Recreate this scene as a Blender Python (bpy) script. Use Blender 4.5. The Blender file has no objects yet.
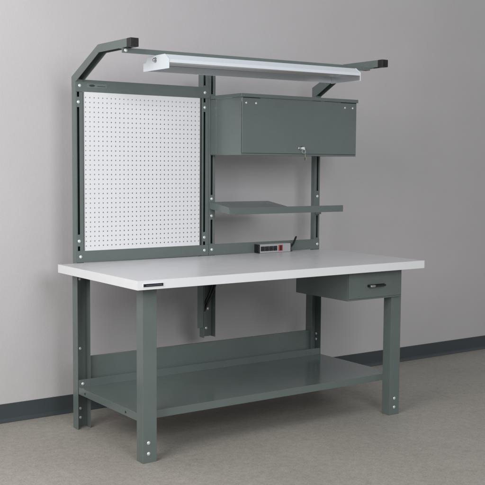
import bpy, bmesh, math, random
from mathutils import Vector, Matrix
random.seed(4)
S = bpy.context.scene
COL = S.collection

# ------------------------------------------------------------------ camera
cd = bpy.data.cameras.new("camera")
cam = bpy.data.objects.new("camera", cd); COL.objects.link(cam)
yaw, pitch, roll = math.radians(35.184484), math.radians(4.61536483), math.radians(0.40974076)
fw = Vector((math.sin(yaw)*math.cos(pitch), math.cos(yaw)*math.cos(pitch), -math.sin(pitch)))
r0 = Vector((math.cos(yaw), -math.sin(yaw), 0)); u0 = r0.cross(fw)
cr, sr = math.cos(roll), math.sin(roll)
rv = cr*r0 + sr*u0; uv = -sr*r0 + cr*u0
M = Matrix((rv, uv, -fw)).transposed().to_4x4()
M.translation = Vector((-2.09752492, -3.79552603, 1.41057246))
cam.matrix_world = M
cd.sensor_width = 36; cd.lens = 36*960.49183042/485
cd.clip_start = 0.05; cd.clip_end = 200
S.camera = cam

# ------------------------------------------------------------------ light
w = bpy.data.worlds.new("World"); S.world = w; w.use_nodes = True
bg = w.node_tree.nodes["Background"]
bg.inputs[0].default_value = (0.95, 0.97, 1.0, 1); bg.inputs[1].default_value = 0.39

def area(name, loc, target, sx, sy, power, col):
    l = bpy.data.lights.new(name, 'AREA'); l.shape = 'RECTANGLE'; l.size = sx; l.size_y = sy
    l.energy = power; l.color = col
    o = bpy.data.objects.new(name, l); COL.objects.link(o)
    o.location = loc
    o.rotation_euler = (Vector(target)-Vector(loc)).to_track_quat('-Z', 'Y').to_euler()
    return o
area("studio_softbox", (-2.5, -1.0, 2.5), (0.5, 0.75, 1.1), 1.9, 1.9, 82, (1.0, 0.985, 0.975))
area("studio_front", (-0.2, -4.2, 2.45), (0.8, 0.6, 0.95), 1.7, 1.5, 80, (0.975, 0.985, 1.0))

S.view_settings.view_transform = 'Standard'; S.view_settings.look = 'None'
S.view_settings.exposure = 0; S.view_settings.gamma = 1
S.view_settings.use_curve_mapping = False

# ------------------------------------------------------------------ materials
def mat(name, color, rough=0.5, metal=0.0, var=0.0, vscale=3.0, bump=0.0, bscale=200.0, rvar=0.0, spec=0.5):
    m = bpy.data.materials.new(name); m.use_nodes = True
    nt = m.node_tree; b = nt.nodes["Principled BSDF"]
    b.inputs["Base Color"].default_value = (*color, 1)
    b.inputs["Roughness"].default_value = rough
    b.inputs["Metallic"].default_value = metal
    b.inputs["Specular IOR Level"].default_value = spec
    tc = nt.nodes.new("ShaderNodeNewGeometry")
    if var or rvar:
        n = nt.nodes.new("ShaderNodeTexNoise"); n.inputs["Scale"].default_value = vscale
        n.inputs["Detail"].default_value = 6; n.inputs["Roughness"].default_value = 0.6
        nt.links.new(tc.outputs["Position"], n.inputs["Vector"])
        if var:
            mx = nt.nodes.new("ShaderNodeMix"); mx.data_type = 'RGBA'
            mx.inputs["A"].default_value = (*[c*(1-var) for c in color], 1)
            mx.inputs["B"].default_value = (*[min(1, c*(1+var)) for c in color], 1)
            nt.links.new(n.outputs["Fac"], mx.inputs["Factor"])
            nt.links.new(mx.outputs["Result"], b.inputs["Base Color"])
        if rvar:
            mr = nt.nodes.new("ShaderNodeMapRange")
            mr.inputs["To Min"].default_value = rough-rvar; mr.inputs["To Max"].default_value = rough+rvar
            nt.links.new(n.outputs["Fac"], mr.inputs["Value"])
            nt.links.new(mr.outputs["Result"], b.inputs["Roughness"])
    if bump:
        n2 = nt.nodes.new("ShaderNodeTexNoise"); n2.inputs["Scale"].default_value = bscale
        n2.inputs["Detail"].default_value = 3
        nt.links.new(tc.outputs["Position"], n2.inputs["Vector"])
        bp = nt.nodes.new("ShaderNodeBump"); bp.inputs["Strength"].default_value = bump
        bp.inputs["Distance"].default_value = 0.002
        nt.links.new(n2.outputs["Fac"], bp.inputs["Height"])
        nt.links.new(bp.outputs["Normal"], b.inputs["Normal"])
    return m

STEEL = mat("grey_green_painted_steel", (0.136, 0.168, 0.160), 0.24, 0, 0.10, 7, 0.10, 110, 0.10, 0.5)
SHELFM = mat("grey_green_gloss_shelf", (0.136, 0.168, 0.160), 0.15, 0, 0.07, 6, 0.05, 90, 0.06, 0.6)
STEELD = mat("grey_green_steel_inside", (0.136, 0.168, 0.160), 0.55, 0, 0.08, 5)
WHITEP = mat("white_enamel", (0.73, 0.78, 0.83), 0.35, 0, 0.02, 6, 0.03, 300)
PEGW = mat("white_pegboard_enamel", (0.80, 0.81, 0.835), 0.45, 0, 0.02, 8)
LAMTOP = mat("grey_white_laminate", (0.66, 0.66, 0.675), 0.33, 0, 0.04, 9, 0.05, 120, 0.13, 0.45)
LAMEDGE = mat("white_laminate_edge", (0.82, 0.83, 0.85), 0.45, 0, 0.02, 20)
CHIP = mat("particle_board", (0.30, 0.24, 0.17), 0.9, 0, 0.3, 200)
BLACK = mat("black_plastic", (0.012, 0.012, 0.013), 0.4)
GREYP = mat("grey_plastic", (0.42, 0.43, 0.44), 0.4, 0, 0.04, 30)
REDP = mat("red_switch", (0.42, 0.05, 0.04), 0.35)
ZINC = mat("zinc_bolt", (0.82, 0.85, 0.84), 0.36, 0.55)
CHROME = mat("chrome", (0.62, 0.63, 0.64), 0.12, 1.0)
DCHROME = mat("dark_chrome", (0.05, 0.05, 0.055), 0.18, 0.7)
BRASS = mat("brass_key", (0.55, 0.50, 0.38), 0.3, 0.9)
ALU = mat("brushed_reflector", (0.62, 0.64, 0.66), 0.30, 0.85, 0.04, 20)
TUBE = mat("frosted_lamp_glass", (0.80, 0.82, 0.82), 0.25)
PLATE = mat("label_plate", (0.16, 0.195, 0.185), 0.35)
PLATEMARK = mat("label_mark", (0.03, 0.045, 0.042), 0.4)
BADGE = mat("black_badge", (0.010, 0.012, 0.018), 0.3)
BADGEMARK = mat("badge_line", (0.13, 0.15, 0.20), 0.35)
SILVER = mat("badge_rim", (0.80, 0.83, 0.84), 0.3)
VINYL = mat("dark_vinyl_baseboard", (0.054, 0.068, 0.074), 0.42, 0, 0.12, 4, 0.05, 60, 0.08)

def wall_mat():
    m = mat("painted_wall", (0.56, 0.548, 0.562), 0.62, 0, 0, 1)
    nt = m.node_tree; b = nt.nodes["Principled BSDF"]
    geo = nt.nodes.new("ShaderNodeNewGeometry")
    n = nt.nodes.new("ShaderNodeTexNoise"); n.inputs["Scale"].default_value = 1.3; n.inputs["Detail"].default_value = 7
    nt.links.new(geo.outputs["Position"], n.inputs["Vector"])
    cr_ = nt.nodes.new("ShaderNodeValToRGB")
    cr_.color_ramp.elements[0].position = 0.3; cr_.color_ramp.elements[0].color = (0.548, 0.530, 0.538, 1)
    cr_.color_ramp.elements[1].position = 0.7; cr_.color_ramp.elements[1].color = (0.590, 0.572, 0.580, 1)
    nt.links.new(n.outputs["Fac"], cr_.inputs["Fac"])
    nt.links.new(cr_.outputs["Color"], b.inputs["Base Color"])
    n2 = nt.nodes.new("ShaderNodeTexNoise"); n2.inputs["Scale"].default_value = 160; n2.inputs["Detail"].default_value = 4
    nt.links.new(geo.outputs["Position"], n2.inputs["Vector"])
    n3 = nt.nodes.new("ShaderNodeTexNoise"); n3.inputs["Scale"].default_value = 7; n3.inputs["Detail"].default_value = 2
    nt.links.new(geo.outputs["Position"], n3.inputs["Vector"])
    ma = nt.nodes.new("ShaderNodeMath"); ma.operation = 'MULTIPLY_ADD'; ma.inputs[1].default_value = 3.0
    nt.links.new(n3.outputs["Fac"], ma.inputs[0]); nt.links.new(n2.outputs["Fac"], ma.inputs[2])
    bp = nt.nodes.new("ShaderNodeBump"); bp.inputs["Strength"].default_value = 0.30; bp.inputs["Distance"].default_value = 0.002
    nt.links.new(ma.outputs["Value"], bp.inputs["Height"]); nt.links.new(bp.outputs["Normal"], b.inputs["Normal"])
    return m

def floor_mat():
    m = mat("worn_concrete_floor", (0.30, 0.28, 0.25), 0.6, 0, 0, 1)
    nt = m.node_tree; b = nt.nodes["Principled BSDF"]
    geo = nt.nodes.new("ShaderNodeNewGeometry")
    def noise(s, d, dist=0.0, vec=None):
        n = nt.nodes.new("ShaderNodeTexNoise"); n.inputs["Scale"].default_value = s
        n.inputs["Detail"].default_value = d; n.inputs["Roughness"].default_value = 0.65
        n.inputs["Distortion"].default_value = dist
        nt.links.new(vec or geo.outputs["Position"], n.inputs["Vector"]); return n
    a = noise(1.7, 10, 0.4); f = noise(30, 8, 0.1); g = noise(130, 5); st = noise(5.5, 8, 1.2)
    def ramp(src, p0, c0, p1, c1):
        r = nt.nodes.new("ShaderNodeValToRGB")
        r.color_ramp.elements[0].position = p0; r.color_ramp.elements[0].color = (*c0, 1)
        r.color_ramp.elements[1].position = p1; r.color_ramp.elements[1].color = (*c1, 1)
        nt.links.new(src, r.inputs["Fac"]); return r.outputs["Color"]
    def mul(src, fac, k=1.0):
        mx = nt.nodes.new("ShaderNodeMix"); mx.data_type = 'RGBA'; mx.blend_type = 'MULTIPLY'
        mx.inputs["Factor"].default_value = k
        nt.links.new(src, mx.inputs["A"]); nt.links.new(fac, mx.inputs["B"]); return mx.outputs["Result"]
    c = ramp(a.outputs["Fac"], 0.30, (0.345, 0.324, 0.286), 0.72, (0.412, 0.390, 0.348))
    c = mul(c, ramp(f.outputs["Fac"], 0.32, (0.88, 0.88, 0.88), 0.66, (1.08, 1.08, 1.08)))
    c = mul(c, ramp(g.outputs["Fac"], 0.33, (0.80, 0.79, 0.78), 0.62, (1.10, 1.10, 1.10)))
    c = mul(c, ramp(st.outputs["Fac"], 0.60, (1, 1, 1), 0.74, (0.84, 0.82, 0.79)), 0.7)      # old stains
    # pale trowel specks and dark grit
    vo = nt.nodes.new("ShaderNodeTexVoronoi"); vo.inputs["Scale"].default_value = 42
    nt.links.new(geo.outputs["Position"], vo.inputs["Vector"])
    c = mul(c, ramp(vo.outputs["Distance"], 0.07, (0.60, 0.58, 0.55), 0.15, (1, 1, 1)), 0.8)
    nt.links.new(c, b.inputs["Base Color"])
    rr = nt.nodes.new("ShaderNodeMapRange"); rr.inputs["To Min"].default_value = 0.42; rr.inputs["To Max"].default_value = 0.72
    nt.links.new(st.outputs["Fac"], rr.inputs["Value"]); nt.links.new(rr.outputs["Result"], b.inputs["Roughness"])
    hm = nt.nodes.new("ShaderNodeMath"); hm.operation = 'ADD'
    nt.links.new(f.outputs["Fac"], hm.inputs[0]); nt.links.new(g.outputs["Fac"], hm.inputs[1])
    bp = nt.nodes.new("ShaderNodeBump"); bp.inputs["Strength"].default_value = 0.22; bp.inputs["Distance"].default_value = 0.002
    nt.links.new(hm.outputs["Value"], bp.inputs["Height"]); nt.links.new(bp.outputs["Normal"], b.inputs["Normal"])
    return m
WALLM = wall_mat(); FLOORM = floor_mat()

# ------------------------------------------------------------------ helpers
WORLD = {}                                   # world origin of each object (no rotations are used on parents)
def link(name, me, m, parent=None, origin=None):
    """one mesh object, vertices given in world space, origin moved to its own centre"""
    vs = [v.co for v in me.vertices]
    lo = Vector((min(v.x for v in vs), min(v.y for v in vs), min(v.z for v in vs)))
    hi = Vector((max(v.x for v in vs), max(v.y for v in vs), max(v.z for v in vs)))
    c = (lo+hi)/2 if origin is None else Vector(origin)
    me.transform(Matrix.Translation(-c))
    me.name = name
    o = bpy.data.objects.new(name, me); COL.objects.link(o)
    if m and not me.materials: me.materials.append(m)
    if parent is not None:
        o.parent = parent; o.location = c - WORLD[parent]
    else: o.location = c
    WORLD[o] = c
    return o

def from_bm(name, bm, m, parent=None, solid=0, bev=0, off=-1, smooth=False, origin=None):
    bmesh.ops.recalc_face_normals(bm, faces=bm.faces)
    me = bpy.data.meshes.new(name); bm.to_mesh(me); bm.free()
    if smooth:
        for p in me.polygons: p.use_smooth = True
    o = link(name, me, m, parent, origin)
    if solid:
        s = o.modifiers.new("thickness", 'SOLIDIFY'); s.thickness = solid; s.offset = off; s.use_even_offset = True
    if bev:
        b = o.modifiers.new("bevel", 'BEVEL'); b.width = bev; b.segments = 2; b.limit_method = 'ANGLE'
        b.angle_limit = math.radians(40)
    return o

def boxes(name, bl, m, parent=None, bev=0.001):
    bm = bmesh.new()
    for (x0, y0, z0, x1, y1, z1) in bl:
        r = bmesh.ops.create_cube(bm, size=1)
        for v in r['verts']:
            v.co = Vector(((x0+x1)/2+v.co.x*(x1-x0), (y0+y1)/2+v.co.y*(y1-y0), (z0+z1)/2+v.co.z*(z1-z0)))
    return from_bm(name, bm, m, parent, bev=bev)

def prism(name, pts, axis, a, b, m, parent=None, bev=0.001):
    """closed polygon in the plane across 'axis', extruded from a to b"""
    bm = bmesh.new()
    def P(p, t):
        return {'x': (t, p[0], p[1]), 'y': (p[0], t, p[1]), 'z': (p[0], p[1], t)}[axis]
    A = [bm.verts.new(P(p, a)) for p in pts]; B = [bm.verts.new(P(p, b)) for p in pts]
    bm.faces.new(A); bm.faces.new(B[::-1]); n = len(pts)
    for i in range(n): bm.faces.new((A[i], A[(i+1) % n], B[(i+1) % n], B[i]))
    return from_bm(name, bm, m, parent, bev=bev)

def sheet(name, pts, axis, a, b, m, parent=None, th=0.002, bev=0.0012, off=0.0):
    """open polyline bent sheet, extruded along axis, given thickness"""
    bm = bmesh.new()
    def P(p, t):
        return {'x': (t, p[0], p[1]), 'y': (p[0], t, p[1]), 'z': (p[0], p[1], t)}[axis]
    A = [bm.verts.new(P(p, a)) for p in pts]; B = [bm.verts.new(P(p, b)) for p in pts]
    for i in range(len(pts)-1): bm.faces.new((A[i], A[i+1], B[i+1], B[i]))
    return from_bm(name, bm, m, parent, solid=th, bev=bev, off=off)

def tube(name, pts, r, m, parent=None, n=10, sub=8):
    """smooth round cord through points (Catmull-Rom)"""
    P = [Vector(p) for p in pts]; Q = []
    for i in range(len(P)-1):
        p0 = P[max(i-1, 0)]; p1 = P[i]; p2 = P[i+1]; p3 = P[min(i+2, len(P)-1)]
        for k in range(sub):
            t = k/sub
            Q.append(0.5*((2*p1)+(p2-p0)*t+(2*p0-5*p1+4*p2-p3)*t*t+(-p0+3*p1-3*p2+p3)*t**3))
    Q.append(P[-1])
    bm = bmesh.new(); rings = []; ref = Vector((0.3, 0.5, 0.8)).normalized()
    for i, q in enumerate(Q):
        t = (Q[min(i+1, len(Q)-1)]-Q[max(i-1, 0)]).normalized()
        a = t.cross(ref).normalized(); b = t.cross(a)
        rings.append([bm.verts.new(q+r*(math.cos(2*math.pi*k/n)*a+math.sin(2*math.pi*k/n)*b)) for k in range(n)])
    for i in range(len(rings)-1):
        for k in range(n):
            bm.faces.new((rings[i][k], rings[i][(k+1) % n], rings[i+1][(k+1) % n], rings[i+1][k]))
    bm.faces.new(rings[0][::-1]); bm.faces.new(rings[-1])
    return from_bm(name, bm, m, parent, smooth=True)

def lathe(name, prof, base, axis, m, parent, n=20):
    """profile (radius, height) turned about an axis direction starting from base"""
    ax = Vector(axis).normalized(); a = ax.orthogonal().normalized(); b = ax.cross(a); bm = bmesh.new()
    rings = [[bm.verts.new(Vector(base)+ax*h+r*(math.cos(2*math.pi*k/n)*a+math.sin(2*math.pi*k/n)*b)) for k in range(n)] for r, h in prof]
    for i in range(len(rings)-1):
        for k in range(n): bm.faces.new((rings[i][k], rings[i][(k+1) % n], rings[i+1][(k+1) % n], rings[i+1][k]))
    bm.faces.new(rings[0][::-1]); bm.faces.new(rings[-1])
    return from_bm(name, bm, m, parent, smooth=True)

BOLT = [(0.0092, 0), (0.0090, 0.0010), (0.0080, 0.0022), (0.0058, 0.0034), (0.0030, 0.0040), (0.0012, 0.0041)]
RIVET = [(0.0065, 0), (0.006, 0.0014), (0.004, 0.0026), (0.0015, 0.003)]
def bolt(p, parent, axis=(0, -1, 0), prof=BOLT, name='bolt', m=None):
    return lathe(name, prof, p, axis, m or ZINC, parent, 14)

def thing(name, label, cat, loc, group=None):
    o = bpy.data.objects.new(name, None); COL.objects.link(o); o.location = loc
    o.empty_display_size = 0.1
    o['label'] = label; o['category'] = cat
    if group: o['group'] = group
    WORLD[o] = Vector(loc)
    return o

# ------------------------------------------------------------------ dimensions (metres)
W, D, H, T = 1.829, 0.8575, 0.8837, 0.0425
ZB = H-T                                            # underside of the top
LX, LY = 0.0822, 0.0979                             # leg inset
YW = 1.1522                                         # wall
YU = 0.8675                                         # front plane of the uprights

# ------------------------------------------------------------------ the setting
def struct(o): o['kind'] = 'structure'; return o
bm = bmesh.new()
for x, y in ((-7, -9), (9, -9), (9, YW), (-7, YW)): bm.verts.new((x, y, 0))
bm.faces.new(bm.verts[:] if False else list(bm.verts)); struct(from_bm("floor", bm, FLOORM))
struct(boxes("wall", [(-7, YW, 0.0, 9, YW+0.12, 4.2)], WALLM, bev=0))
struct(sheet("baseboard", [(YW-0.012, 0.0015), (YW-0.0045, 0.012), (YW-0.0025, 0.022), (YW-0.0025, 0.101), (YW-0.0003, 0.1035)], 'x', -7, 9, VINYL, th=0.0018, bev=0, off=0))

# ------------------------------------------------------------------ workbench
wb = thing("workbench", "grey green steel workbench with white laminate top, one drawer, lower shelf and tall rear frame", "workbench", (W/2, D/2, 0))

# top
e = 0.0016
top = boxes("tabletop", [(e, e, ZB, W-e, D-e, H)], LAMTOP, wb, 0.0006)
boxes("edge_band", [(0, 0, ZB, W, e-0.0001, H-0.0004), (0, D-e+0.0001, ZB, W, D, H-0.0004),
                    (0, e, ZB, e-0.0001, D-e, H-0.0004), (W-e+0.0001, e, ZB, W, D-e, H-0.0004)], LAMEDGE, top, 0.0)
bd = boxes("badge", [(0.026, -0.0022, 0.8515, 0.1365, -0.0002, 0.8705)], SILVER, top, 0.0006)
boxes("badge_face", [(0.0295, -0.0032, 0.8545, 0.133, -0.0021, 0.8680)], BADGE, top, 0.0004)
boxes("badge_line", [(0.043, -0.0036, 0.8597, 0.126, -0.0031, 0.8623)], BADGEMARK, top, 0.0)

# legs: channels, front ones open to the back, rear ones open to the front
LW, LD = 0.0725, 0.0585
def leg(x0, y0, front, outer):
    x1 = x0+LW; y1 = y0+LD; g = 0.013
    if front: pts = [(x0+g, y1), (x0, y1), (x0, y0), (x1, y0), (x1, y1), (x1-g, y1)]
    else: pts = [(x0, y0), (x0, y1), (x1, y1), (x1, y0)]
    L = sheet("leg", pts, 'z', 0.0004, ZB-0.0005, STEEL, wb, th=0.0024, bev=0.0022)
    return L
L = leg(LX, LY, True, 0)
for z in (0.0957, 0.0436): bolt((0.1115, LY-0.001, z), L)
L = leg(W-LX-LW, LY, True, 1)
for z in (0.094, 0.043): bolt((W-LX-0.036, LY-0.001, z), L)
L = leg(LX, D-LD-0.001, False, 0)
for z in (0.050, 0.100, 0.425, 0.80): bolt((LX+0.039, D-0.0035, z), L)
L = leg(W-LX-LW, D-LD-0.001, False, 1)
for z in (0.318, 0.352): bolt((W-LX-0.0018, D-0.016, z), L, (-1, 0, 0))

# lower shelf: pan with a turned down front and sides and a raised back lip
SX0, SX1, SY0, SY1, SZ = 0.0855, W-0.0855, 0.1575, 0.800, 0.229
bm = bmesh.new()
V = lambda *p: bm.verts.new(p)
a, b, c, d = V(SX0, SY0, SZ), V(SX1, SY0, SZ), V(SX1, SY1, SZ), V(SX0, SY1, SZ)
bm.faces.new((a, b, c, d))
f0, f1, f2, f3 = V(SX0, SY0, SZ-0.036), V(SX1, SY0, SZ-0.036), V(SX0+0.0, SY0+0.012, SZ-0.036), V(SX1, SY0+0.012, SZ-0.036)
bm.faces.new((a, b, f1, f0)); bm.faces.new((f0, f1, f3, f2))
g0, g1 = V(SX0, SY1, SZ-0.036), V(SX1, SY1, SZ-0.036)
bm.faces.new((a, f0, g0, d)); bm.faces.new((b, f1, g1, c))
h0, h1 = V(SX0, SY1, SZ+0.039), V(SX1, SY1, SZ+0.039)
bm.faces.new((d, c, h1, h0))
shf = from_bm("lower_shelf", bm, SHELFM, wb, solid=0.0018, bev=0.0022, off=0)
for y in (0.72, 0.275):
    lathe("bolt_hole", [(0.006, 0), (0.006, 0.0006), (0.001, 0.0007)], (SX0-0.001, y, SZ-0.019), (-1, 0, 0), BLACK, shf, 12)
bolt((0.11, 0.7985, 0.245), shf)
# back stringer between the rear legs
sheet("stringer", [(0.845, 0.382), (0.826, 0.382), (0.826, 0.258), (0.845, 0.258)], 'x', 0.153, W-0.153, STEEL, wb, th=0.002, bev=0.002)

# drawer hung under the top
dx0, dx1, dy0, dy1, dz0 = 1.337, 1.7345, 0.082, 0.535, 0.6785
bm = bmesh.new()
boxes("drawer_housing", [(dx0, dy0+0.004, dz0, dx0+0.0016, dy1, ZB-0.0005), (dx1-0.0016, dy0+0.004, dz0, dx1, dy1, ZB-0.0005),
                         (dx0+0.0016, dy0+0.004, dz0, dx1-0.0016, dy1, dz0+0.0016), (dx0+0.0016, dy1-0.0016, dz0+0.0016, dx1-0.0016, dy1, ZB-0.0005),
                         (dx0+0.0016, dy0+0.004, ZB-0.010, dx1-0.0016, dy0+0.02, ZB-0.0005)], STEEL, wb, 0.0005)
bm.free()
boxes("drawer_frame", [(dx0+0.0017, dy0+0.0045, dz0+0.0017, dx0+0.012, dy0+0.006, ZB-0.0105), (dx1-0.010, dy0+0.0045, dz0+0.0017, dx1-0.0017, dy0+0.006, ZB-0.0105),
                       (dx0+0.0121, dy0+0.0045, dz0+0.0017, dx1-0.0101, dy0+0.006, dz0+0.014), (dx0+0.0121, dy0+0.0045, ZB-0.0165, dx1-0.0101, dy0+0.006, ZB-0.0105)], STEEL, wb, 0)
drw = boxes("drawer", [(dx0+0.0045, dy0-0.001, dz0+0.0105, dx1-0.0035, dy0+0.0042, ZB-0.0118),
                       (dx0+0.0135, dy0+0.0043, dz0+0.0155, dx1-0.0115, dy1-0.02, ZB-0.04)], STEEL, wb, 0.0018)
hz = 0.7545; hy = dy0-0.001
# bow pull: highlight built in as a bright left piece, dark bar
tube("handle", [(1.480, hy+0.002, hz), (1.483, hy-0.014, hz), (1.495, hy-0.022, hz), (1.538, hy-0.024, hz), (1.582, hy-0.022, hz), (1.594, hy-0.014, hz), (1.597, hy+0.002, hz)], 0.0056, DCHROME, drw, 12)
boxes("handle_backplate", [(1.476, hy-0.0016, hz-0.0075, 1.601, hy-0.0002, hz+0.0065)], DCHROME, drw, 0.0008)
lathe("handle_highlight", [(0.0052, 0), (0.0072, 0.002), (0.0072, 0.030), (0.0064, 0.033), (0.004, 0.034)], (1.478, hy-0.0225, hz), (1, 0.0, 0), CHROME, drw, 16)

# rear frame -----------------------------------------------------------
def upright(x0, x1, z0, z1, slots, sx, depth=0.045, openbottom=True):
    """box channel with long slots cut in its front face"""
    y0, y1 = YU, YU+depth
    zs = sorted({z0, z1} | {z for s in slots for z in s}); sw = 0.0065
    xs = [x0, sx-sw, sx+sw, x1]; bm = bmesh.new(); cache = {}
    def v(x, y, z):
        k = (round(x, 5), round(y, 5), round(z, 5))
        if k not in cache: cache[k] = bm.verts.new((x, y, z))
        return cache[k]
    for za, zb in zip(zs, zs[1:]):
        for i in range(3):
            if i == 1 and any(s[0] <= za+1e-6 and zb-1e-6 <= s[1] for s in slots): continue
            bm.faces.new((v(xs[i], y0, za), v(xs[i+1], y0, za), v(xs[i+1], y0, zb), v(xs[i], y0, zb)))
        bm.faces.new((v(x0, y0, za), v(x0, y1, za), v(x0, y1, zb), v(x0, y0, zb)))
        bm.faces.new((v(x1, y0, za), v(x1, y1, za), v(x1, y1, zb), v(x1, y0, zb)))
        bm.faces.new((v(x0, y1, za), v(x1, y1, za), v(x1, y1, zb), v(x0, y1, zb)))
    return from_bm("upright", bm, STEEL, wb, solid=0.002, bev=0.0014, off=-1)

def arm(x0, x1, back=0.9130, zb=1.868, dz=0.0, toe=0.0):
    """bent arm: inverted channel rising forward out of the upright, then level"""
    outer = [(back, 1.815), (back, zb), (0.6045, 2.0065+dz), (0.302, 2.0065+dz)]
    inner = [(YU-0.0006, 1.815), (YU-0.0006, 1.838), (0.595, 1.9665+dz), (0.302, 1.9665+dz)]
    bm = bmesh.new()
    def side(x):
        o = [bm.verts.new((x, *p)) for p in outer]; i = [bm.verts.new((x, *p)) for p in inner]
        bm.faces.new((o[0], o[1], i[1], i[0])); bm.faces.new((o[1], o[2], i[2], i[1])); bm.faces.new((o[2], o[3], i[3], i[2])); return o, i
    (oa, ia), (ob, ib) = side(x0), side(x1)
    for k in range(3): bm.faces.new((oa[k], oa[k+1], ob[k+1], ob[k]))
    bm.faces.new((ia[0], ia[1], ib[1], ib[0]))
    for v in bm.verts: v.co.x -= toe*(back-v.co.y)/0.6
    A = from_bm("arm", bm, STEEL, wb, solid=0.0022, bev=0.0016, off=-1)
    x0 -= toe; x1 -= toe
    boxes("end_cap", [(x0-0.0006, 0.2635, 1.9655+dz, x1+0.0006, 0.3022, 2.0072+dz), (x0+0.004, 0.3022, 1.970+dz, x1-0.004, 0.33, 2.0035+dz)], BLACK, A, 0.0025)
    # moulded cross rib on the cap face
    boxes("cap_rib", [(x0+0.006, 0.2622, 1.984+dz, x1-0.006, 0.2636, 1.988+dz), ((x0+x1)/2-0.002, 0.2612, 1.970+dz, (x0+x1)/2+0.002, 0.2621, 2.003+dz)], BLACK, A, 0.0004)
    return A

U1 = (0.1104, 0.1535); U2 = (0.9035, 0.9470); U3 = (0.9490, 0.9925); U4 = (1.7385, 1.7815)
LOW = 0.43
u = upright(*U1, LOW, 1.8435, [(1.762, 1.788), (1.035, 1.708), (0.948, 0.972)], 0.1262)
for z in (1.735, 1.000): bolt((0.1275, YU-0.0004, z), u)
u = upright(*U2, ZB-0.03, 1.935, [(1.862, 1.925), (1.766, 1.789), (1.022, 1.712), (0.946, 0.967)], 0.9180)
for z in (1.737, 0.991): bolt((0.9190, YU-0.0004, z), u)
u = upright(*U3, ZB-0.03, 1.935, [(1.815, 1.925), (1.236, 1.470), (0.953, 1.092)], 0.9690)
for z in (1.213, 1.115): bolt((0.9690, YU-0.0004, z), u)
u = upright(*U4, LOW, 1.842, [(1.252, 1.470), (0.958, 1.098)], 1.7625, 0.034)
for z in (1.218,): bolt((1.7625, YU-0.0004, z), u)
arm(U1[0]-0.0006, U1[1]+0.0006); arm(U4[0]-0.0006, U4[1]+0.0006, 0.9025, 1.893, 0.007, 0.0105)

def crossbar(x0, x1, z0, z1, bolts):
    c = sheet("crossbar", [(YU+0.02, z0), (YU-0.0024, z0), (YU-0.0024, z1), (YU+0.02, z1)][1:3], 'x', x0, x1, STEEL, wb, th=0.002, bev=0.0008, off=0)
    for x in bolts: bolt((x, YU-0.0036, (z0+z1)/2), c)
    return c
cb = crossbar(U1[0]+0.0008, U2[1]-0.0008, 1.7895, 1.8525, (0.134, 0.918))
lp = boxes("label_plate", [(0.174, YU-0.0046, 1.8115, 0.292, YU-0.0036, 1.8345)], PLATE, cb, 0.0003)
prism("label_mark", [(0.205+0.017*math.cos(t*math.pi/8), 1.8232+0.0062*math.sin(t*math.pi/8)) for t in range(16)], 'y', YU-0.0050, YU-0.0045, PLATEMARK, cb, 0)
boxes("label_line", [(0.236, YU-0.0050, 1.8195, 0.284, YU-0.0045, 1.8222)], PLATEMARK, cb, 0)
crossbar(U1[0]+0.0008, U2[1]-0.0008, 0.8855, 0.9470, (0.134, 0.918))
crossbar(U3[0]+0.0008, U4[1]-0.0008, 0.8855, 0.9500, (0.969, 1.764))

# centre mounting bracket below the top (channel open to the front) and its plate
br = sheet("mounting_bracket", [(0.9185, YU-0.003), (0.9185, YU+0.0445), (0.9965, YU+0.0445), (0.9965, YU-0.003)], 'z', 0.401, ZB-0.001, STEEL, wb, th=0.0024, bev=0.0012)
for x, z in ((0.974, 0.565), (0.962, 0.450)): bolt((x, YU+0.043, z), br)
boxes("mounting_plate", [(0.876, YU+0.002, 0.462, 0.9165, YU+0.006, ZB-0.001)], STEEL, wb, 0.0006)

# beam slung under the two arms
bmz0, bmz1 = 1.9425, 1.9660
TILT = 0.0075                              # the right end sits a little higher
def tilt(o):
    for v in o.data.vertices: v.co.z += TILT*(WORLD[o].x+v.co.x-0.287)/1.23
    return o
be = tilt(sheet("light_beam", [(0.365, bmz1), (0.340, bmz1), (0.340, bmz0)], 'x', 0.104, 1.655, STEEL, wb, th=0.003, bev=0.0012))
bolt((0.125, 0.3380, 1.9545), be)
tilt(boxes("beam_clamp", [(1.650, 0.334, 1.946, 1.700, 0.372, 1.9625), (1.6985, 0.334, 1.9585, 1.728, 0.372, 1.9625)], STEELD, be, 0.001))
boxes("beam_clamp", [(0.300, 0.3445, 1.9455, 0.360, 0.372, 1.9610)], STEELD, be, 0.001)

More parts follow.
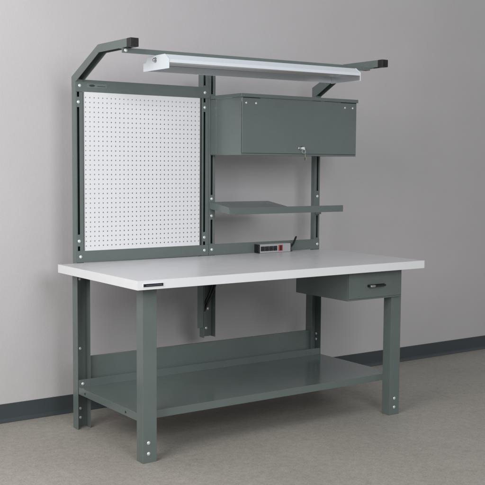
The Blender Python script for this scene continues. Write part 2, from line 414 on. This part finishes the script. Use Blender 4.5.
# ------------------------------------------------------------------ pegboard panel hung in the left bay
pg = thing("pegboard", "white perforated pegboard panel held in the frame behind the left half of the bench", "pegboard", (0.52, 0.866, 0.945))
px0, px1, pz0, pz1, py = 0.1610, 0.8835, 0.9475, 1.7885, YU-0.004
pit = 0.0254; hr = 0.0040
nx, nz = 29, 33
cx0 = px0+0.0058; cz0 = pz1-0.0285+pit
bm = bmesh.new(); cache = {}
def pv(x, z):
    k = (round(x, 5), round(z, 5))
    if k not in cache: cache[k] = bm.verts.new((x, py, z))
    return cache[k]
xl = [px0]+[cx0+pit*(i+0.5) for i in range(nx-1)]+[px1]
zl = [pz1]+[cz0-pit*(j+0.5) for j in range(nz-1)]+[pz0]
for i in range(len(xl)-1):
    for j in range(len(zl)-1):
        xa, xb, zt, zb = xl[i], xl[i+1], zl[j], zl[j+1]
        cx, cz = cx0+pit*i, cz0-pit*j
        q = [pv(xa, zb), pv(xb, zb), pv(xb, zt), pv(xa, zt)]
        if min(cx-xa, xb-cx, cz-zb, zt-cz) < hr*1.05:
            bm.faces.new(q); continue
        ring = [bm.verts.new((cx+hr*math.cos(math.radians(225+45*k)), py, cz+hr*math.sin(math.radians(225+45*k)))) for k in range(8)]
        for k in range(4):
            bm.faces.new((q[k], q[(k+1) % 4], ring[(2*k+2) % 8], ring[2*k+1], ring[2*k]))
from_bm("panel", bm, PEGW, pg, solid=0.0022, bev=0, off=-1 if False else 1)
# returned edges of the panel and dark hook rails beside it
boxes("edge_return", [(px0, py+0.0024, pz0, px0+0.0016, py+0.022, pz1)], PEGW, pg, 0)
boxes("edge_return", [(px1-0.0016, py+0.0024, pz0, px1, py+0.022, pz1)], PEGW, pg, 0)

# ------------------------------------------------------------------ overhead cabinet
ox0, ox1, oy0, oy1, oz0, oz1 = 0.9585, 1.8010, 0.556, 0.862, 1.4655, 1.8030
cbn = thing("overhead_cabinet", "grey green steel overhead cabinet with a flip-down door, mounted above the small shelf", "cabinet", ((ox0+ox1)/2, 0.71, oz0))
t = 0.0016
boxes("body", [(ox0, oy0+0.004, oz0, ox0+t, oy1, oz1-0.019), (ox1-t, oy0+0.004, oz0, ox1, oy1, oz1-0.019),
               (ox0+t, oy0+0.004, oz0, ox1-t, oy1, oz0+t), (ox0+t, oy1-t, oz0+t, ox1-t, oy1, oz1-0.019),
               (ox0+t, oy0+0.0035, oz0+t, ox1-t, oy0+0.006, oz0+0.010)], STEEL, cbn, 0.0004)
# side hanger flange seen as a step in the left side
for xs in (ox0, ox1):
    s = -1 if xs == ox0 else 1
    boxes("hanger_plate", [(min(xs, xs+s*0.003), 0.803, oz0+0.004, max(xs, xs+s*0.003), 0.8655, oz1-0.022)], STEEL, cbn, 0.0008)
bm = bmesh.new()
lid0, lid1, ly0, ly1 = ox0-0.004, ox1+0.007, oy0-0.004, oy1
lz = oz1; lb = oz1-0.0185
a, b, c, d = [bm.verts.new(p) for p in ((lid0, ly0, lz), (lid1, ly0, lz), (lid1, ly1, lz), (lid0, ly1, lz))]
e0, f0, g0, h0 = [bm.verts.new(p) for p in ((lid0, ly0, lb), (lid1, ly0, lb), (lid1, ly1, lb), (lid0, ly1, lb))]
for q in ((a, b, c, d), (a, b, f0, e0), (b, c, g0, f0), (d, a, e0, h0)): bm.faces.new(q)
from_bm("lid", bm, STEEL, cbn, solid=0.0016, bev=0.0016, off=0)
dr = boxes("door", [(ox0+0.0025, oy0-0.0005, oz0+0.0115, ox1-0.0025, oy0+0.0035, oz1-0.0200)], STEEL, cbn, 0.0012)
for x in (0.989, 1.056, 1.708, 1.768): bolt((x, oy0-0.0004, 1.7525), dr, prof=RIVET, name="rivet")
# dark hinge leaves in the gap over the door
for x0_, x1_ in ((0.967, 1.083), (1.675, 1.795)):
    boxes("hinge", [(x0_, oy0-0.0012, oz1-0.0235, x1_, oy0-0.0004, oz1-0.0190)], BLACK, dr, 0.0)
lk = lathe("lock", [(0.0125, 0), (0.0125, 0.004), (0.0105, 0.006), (0.0105, 0.017), (0.008, 0.020), (0.002, 0.0205)], (1.378, oy0-0.0004, 1.5085), (0, -1, 0), CHROME, cbn, 20)
boxes("latch", [(1.352, oy0-0.0075, 1.503, 1.372, oy0-0.0004, 1.515)], CHROME, cbn, 0.0015)
boxes("key", [(1.3762, oy0-0.036, 1.4985, 1.3782, oy0-0.0212, 1.5145)], ZINC, lk, 0.0005)
boxes("key", [(1.3895, oy0-0.0245, 1.456, 1.3915, oy0-0.0225, 1.4905), (1.3895, oy0-0.0325, 1.440, 1.3915, oy0-0.0165, 1.4558)], BRASS, lk, 0.0004)
bm = bmesh.new()
tube("key_ring", [(1.3775+0.013*math.cos(a_), oy0-0.027, 1.4925+0.0125*math.sin(a_)) for a_ in [i*math.pi/6 for i in range(13)]], 0.0008, ZINC, lk, 6, 3)
bm.free()

# ------------------------------------------------------------------ small shelf under the cabinet
sh = thing("tilted_shelf", "narrow grey green steel shelf tilted forward above the power strip, below the cabinet", "shelf", (1.37, 0.76, 1.13))
yf = 0.660
prism("tray", [(0.8600, 1.1960), (yf+0.0035, 1.1690), (yf+0.0035, 1.1585), (0.8600, 1.1850)], 'x', 0.9585, 1.372, STEEL, sh, 0.001)
sheet("front_rail", [(yf+0.022, 1.1312), (yf, 1.1312), (yf, 1.1685), (yf+0.0030, 1.1688)], 'x', 0.9535, 1.7955, STEEL, sh, th=0.0018, bev=0.0016)
prism("bracket", [(0.8645, 1.1960), (yf+0.0008, 1.1705), (yf+0.0008, 1.1330), (0.8645, 1.1560)], 'x', 0.9515, 0.9532, STEEL, sh, 0.0006)
prism("bracket", [(0.8645, 1.1585), (yf+0.0050, 1.1560), (yf+0.0050, 1.1345), (0.8645, 1.1300)], 'x', 1.7860, 1.7880, STEEL, sh, 0.0006)
boxes("bracket_foot", [(1.7455, YU-0.012, 1.106, 1.7858, YU-0.0005, 1.152)], STEEL, sh, 0.001)

# ------------------------------------------------------------------ light fixture hung from the beam
lt = thing("light_fixture", "long white fluorescent light fixture hanging under the grey beam at the top of the bench", "light fixture", (0.9, 0.335, 1.87))
lx0, lx1 = 0.287, 1.5145
prof = [(0.457, 1.870), (0.457, 1.9095), (0.432, 1.9110), (0.406, 1.9415), (0.2460, 1.9415), (0.2075, 1.9145), (0.2075, 1.870)]
for x in (lx0, lx1-0.0022):
    ep = prism("end_plate", [(y_, z_+TILT*(x-lx0)/1.23) for y_, z_ in prof], 'x', x, x+0.0022, WHITEP, lt, 0.0006)
    s = -1 if x == lx0 else 1
    lathe("knob", [(0.014, 0), (0.014, 0.002), (0.0095, 0.004), (0.0095, 0.012), (0.007, 0.014), (0.002, 0.0143)], (x+(0 if s < 0 else 0.0022), 0.336, 1.9185+TILT*(x-lx0)/1.23), (s, 0, 0), CHROME, ep, 18)
tilt(sheet("reflector", [(0.4540, 1.8735), (0.4540, 1.9075), (0.4300, 1.9090), (0.4045, 1.9395), (0.2475, 1.9395), (0.2100, 1.9130), (0.2100, 1.8990), (0.2150, 1.8985)],
      'x', lx0+0.0026, lx1-0.0026, WHITEP, lt, th=0.0012, bev=0.0008))
rl = [o for o in lt.children if o.name.startswith("reflector")][0]
tilt(sheet("reflector_liner", [(0.4524, 1.8745), (0.4524, 1.9062), (0.4292, 1.9076), (0.4036, 1.9380), (0.2484, 1.9380), (0.2116, 1.9118), (0.2116, 1.9000)],
      'x', lx0+0.0040, lx1-0.0040, ALU, rl, th=0.0006, bev=0))
prism("end_shade_sheet", [(y_+(0.332-y_)*0.03, z_+TILT+(1.906-z_)*0.07) for y_, z_ in prof], 'x', lx1-0.0036, lx1-0.0029, ALU, rl, 0)  # sheet added to grey the right plate's inner face, which lies in shade
for y in (0.295, 0.375):
    tilt(lathe("tube", [(0.004, 0), (0.0125, 0.003), (0.0125, 1.187), (0.004, 1.19)], (lx0+0.019, y, 1.9245), (1, 0, 0), TUBE, lt, 18))
boxes("lamp_holder", [(lx0+0.003, 0.277, 1.909, lx0+0.018, 0.393, 1.939)], WHITEP, lt, 0.001)
boxes("lamp_holder", [(lx1-0.018, 0.277, 1.916, lx1-0.003, 0.393, 1.9455)], WHITEP, lt, 0.001)

# ------------------------------------------------------------------ power strip
ps = thing("power_strip", "grey power strip with black outlets and red switch at the tabletop's back edge", "power strip", (1.4, 0.84, H))
sy0, sy1, sz0, sz1 = 0.8190, 0.8625, H+0.0012, 0.9365
bd_ = boxes("body", [(1.2840, sy0, sz0, 1.5165, sy1, sz1)], GREYP, ps, 0.002)
boxes("end_cap", [(1.2735, sy0-0.0006, sz0-0.0004, 1.2838, sy1+0.0006, sz1+0.0006)], BLACK, ps, 0.0018)
boxes("end_cap", [(1.5167, sy0-0.0006, sz0-0.0004, 1.5215, sy1+0.0006, sz1+0.0006)], BLACK, ps, 0.0012)
for i in range(4):
    x = 1.2895+i*0.0312
    o = boxes("outlet", [(x, sy0-0.0022, 0.8960, x+0.0290, sy0-0.0001, 0.9245)], BLACK, ps, 0.0012)
    boxes("socket_slot", [(x+0.008, sy0-0.0028, 0.9120, x+0.0105, sy0-0.0021, 0.9200), (x+0.0185, sy0-0.0028, 0.9120, x+0.021, sy0-0.0021, 0.9200),
                          (x+0.0125, sy0-0.0028, 0.9010, x+0.0165, sy0-0.0021, 0.9050)], VINYL, o, 0)
sw_ = boxes("switch_frame", [(1.4230, sy0-0.0016, 0.8935, 1.4540, sy0-0.0001, 0.9285)], REDP, ps, 0.0006)
boxes("switch", [(1.4330, sy0-0.0050, 0.8965, 1.4440, sy0-0.0015, 0.9255)], BLACK, ps, 0.001)
tube("cord", [(1.519, 0.842, 0.912), (1.535, 0.842, 0.913), (1.556, 0.846, 0.927), (1.578, 0.853, 0.957), (1.596, 0.868, 0.968), (1.606, 0.892, 0.950), (1.600, 0.908, 0.90),
              (1.55, 0.905, 0.855), (1.30, 0.905, 0.850), (1.08, 0.900, 0.846), (1.030, 0.890, 0.82), (1.008, 0.872, 0.76), (0.995, 0.866, 0.705), (0.974, 0.868, 0.655), (0.950, 0.876, 0.605), (0.936, 0.893, 0.555)], 0.0060, BLACK, ps, 10)
tube("cord", [(1.000, 0.905, 0.80), (0.993, 0.888, 0.755), (0.983, 0.876, 0.710), (0.962, 0.878, 0.655), (0.942, 0.886, 0.610), (0.934, 0.897, 0.560)], 0.0066, BLACK, ps, 10)
